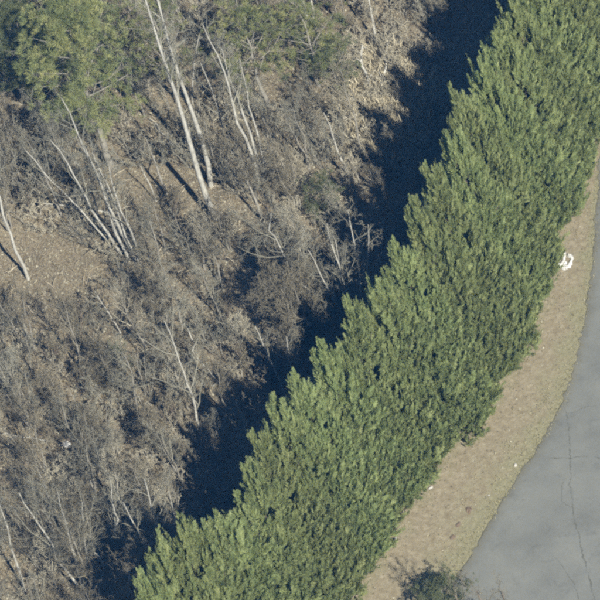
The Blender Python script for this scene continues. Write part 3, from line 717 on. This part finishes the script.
blades('dead_grass', g, terrain(g), (0.5, 1.5), (0.015, 0.03), (0.3, 1.4), 'dead_grass', 'tall straw-coloured dead grass along the upper shadow edge', 'dead grass', 63)
def verge_keep(u, v, g):
    h = side_dist(hedge_front, g); d = -side_dist(road_edge, g); l = h / np.maximum(h + d, 0.3)
    n = fbm(g[:, 0], g[:, 1], 1.3, 71); pr = np.clip((l - 0.5) * 1.2 + 0.6 * n, 0.03, 0.8) + np.where(d < 0.35, 0.6, 0) + np.where(h < 0.5, 0.3, 0)
    return (h > -0.6) & (d > -0.22 + 0.25 * n - 0.12 * r.uniform(size=len(u))) & (r.uniform(size=len(u)) < pr)
u, v, g = field(90000, 320, 640, -30, 650, verge_keep)
blades('verge_grass', g, 0.04 + 0 * g[:, 0], (0.07, 0.2), (0.08, 0.16), (0.15, 1.2), 'verge_grass', 'thin dry grass along the road edge', 'grass', 64)
u, v, g = field(9000, 320, 640, -30, 650, lambda u, v, g: (side_dist(hedge_front, g) > -0.5) & (side_dist(road_edge, g) < -0.1))
blades('verge_litter', g, 0.05 + 0 * g[:, 0], (0.06, 0.18), (0.2, 0.5), (-0.05, 0.3), 'litter', 'scattered dead leaves on the dirt strip', 'leaf litter', 65)

# ----------------------------------------------------------------------------
# small things on the verge
# ----------------------------------------------------------------------------
def lump(name, u, v, size, mat, label, cat, seed, flat=0.6, group=None, z=0.04):
    import bmesh
    rr = np.random.default_rng(seed); bm = bmesh.new(); bmesh.ops.create_icosphere(bm, subdivisions=2, radius=1.0)
    k = rr.normal(size=(5, 3)); ph = rr.uniform(0, 6, 5)
    for x in bm.verts:
        c = np.array(x.co); f = 1 + 0.26 * sum(math.sin(2.6 * (c @ k[i]) + ph[i]) for i in range(5)) / 1.6
        x.co = Vector((c[0] * f * size * rr.uniform(0.95, 1.05), c[1] * f * size * 0.75, (c[2] * f + 0.55) * size * flat))
    me = bpy.data.meshes.new(name); bm.to_mesh(me); bm.free(); me.materials.append(MAT[mat])
    g = G(u, v); o = link(name, me, None, (g[0], g[1], z if z is not None else tz(g[0], g[1])), (0, 0, rr.uniform(0, 6))); return tag(o, label, cat, group)
lump('stone', 516, 466, 0.11, 'stone', 'pale stone near the road edge beside the transverse road crack', 'stone', 1, group='stones on the dirt strip')
lump('stone', 431, 489, 0.17, 'stone', 'pale stone close to the notch in the hedge foot', 'stone', 2, group='stones on the dirt strip')
lump('stone', 396, 540, 0.13, 'stone', 'whitish stone at the hedge foot near the bottom', 'stone', 3, group='stones on the dirt strip')
lump('stone', 489, 496, 0.08, 'stone', 'small pale stone on the dirt strip, middle of the strip', 'stone', 4, group='stones on the dirt strip')
lump('soil_clod', 469, 511, 0.26, 'dark_clod', 'dark brown clod on the dirt strip, highest of three', 'soil clod', 5, 0.3, group='dark clods on the dirt strip')
lump('soil_clod', 458, 526, 0.2, 'dark_clod', 'dark brown clod on the dirt strip, middle of three', 'soil clod', 6, 0.3, group='dark clods on the dirt strip')
lump('soil_clod', 454, 538, 0.22, 'dark_clod', 'dark brown clod on the dirt strip, lowest of three', 'soil clod', 7, 0.3, group='dark clods on the dirt strip')
lump('stone', 66, 443, 0.3, 'white_plastic', 'small white lump on the floor of the wood at lower left', 'litter', 8, z=None)

def plastic(label, strips, seed, z=0.05):
    """crumpled sheet: rumpled, folded bands lying over each other"""
    rr = np.random.default_rng(seed); c = G(*strips[0][0][0]); S = Soup()
    for pts, w in strips:
        L = smooth_line([G(a, b)[:2] - c[:2] for a, b in pts], 0.04); n = normals2(L); k = len(L); q = np.linspace(-1, 1, 9)
        s = np.arange(k) * 0.04; ww = w * (0.75 + 0.35 * fbm(s, s * 0 + seed, 5, seed)); ww *= np.clip(np.minimum(s + 0.06, s[-1] - s + 0.06) * 7, 0.3, 1)
        X = L[:, 0:1] + n[:, 0:1] * ww[:, None] * q; Y = L[:, 1:2] + n[:, 1:2] * ww[:, None] * q
        Z = np.abs(0.10 * fbm(X, Y, 9, seed + 1) + 0.05 * fbm(X, Y, 21, seed + 2)) + 0.13 * (1 - q ** 2)[None]
        i, j = np.meshgrid(np.arange(k - 1), np.arange(8), indexing='ij'); o = i * 9 + j
        S.add(np.stack([X, Y, Z], -1), np.stack([o, o + 9, o + 10, o + 1], -1).reshape(-1, 4))
    o = link('plastic_sheet', S.mesh('plastic_sheet', 'white_plastic'), None, (c[0], c[1], z)); return tag(o, label, 'plastic sheet', 'white litter by the hedge')
plastic('crumpled white plastic litter lying at the hedge foot beside the road', [([(563.5, 253), (564.2, 259), (564.5, 266)], 0.2), ([(558.5, 266), (562, 265), (567, 267.5), (569, 270)], 0.24), ([(569, 255.5), (572, 259.5), (570, 265), (566, 270)], 0.19), ([(563, 268), (567, 271)], 0.22)], 81)
plastic('small white scrap just above the larger crumpled white litter', [([(558.5, 239), (559, 243), (559.5, 245)], 0.12)], 82)

# ----------------------------------------------------------------------------
# the thin blue air between the aircraft and the ground
# ----------------------------------------------------------------------------
mt = bpy.data.materials.new('thin_air'); mt.use_nodes = True; n = mt.node_tree; n.nodes.clear()
out = n.nodes.new('ShaderNodeOutputMaterial'); vol = n.nodes.new('ShaderNodeVolumePrincipled')
vol.inputs['Color'].default_value = (0.08, 0.40, 1.0, 1); vol.inputs['Density'].default_value = 0.00016; vol.inputs['Anisotropy'].default_value = 0.0
n.links.new(vol.outputs[0], out.inputs['Volume']); MAT['thin_air'] = mt
lo = np.array([-2600.0, -2600.0, -2.0]); hi = np.array([2600.0, 2600.0, CPOS[2] + 6.0])
S = Soup(); V = [[(lo, hi)[i][0], (lo, hi)[j][1], (lo, hi)[k][2]] for i in (0, 1) for j in (0, 1) for k in (0, 1)]
S.add(V, [(0, 1, 3, 2), (4, 6, 7, 5), (0, 4, 5, 1), (2, 3, 7, 6), (0, 2, 6, 4), (1, 5, 7, 3)])
stuff(link('haze', S.mesh('haze', 'thin_air')), 'thin bluish air over the whole scene', 'haze')
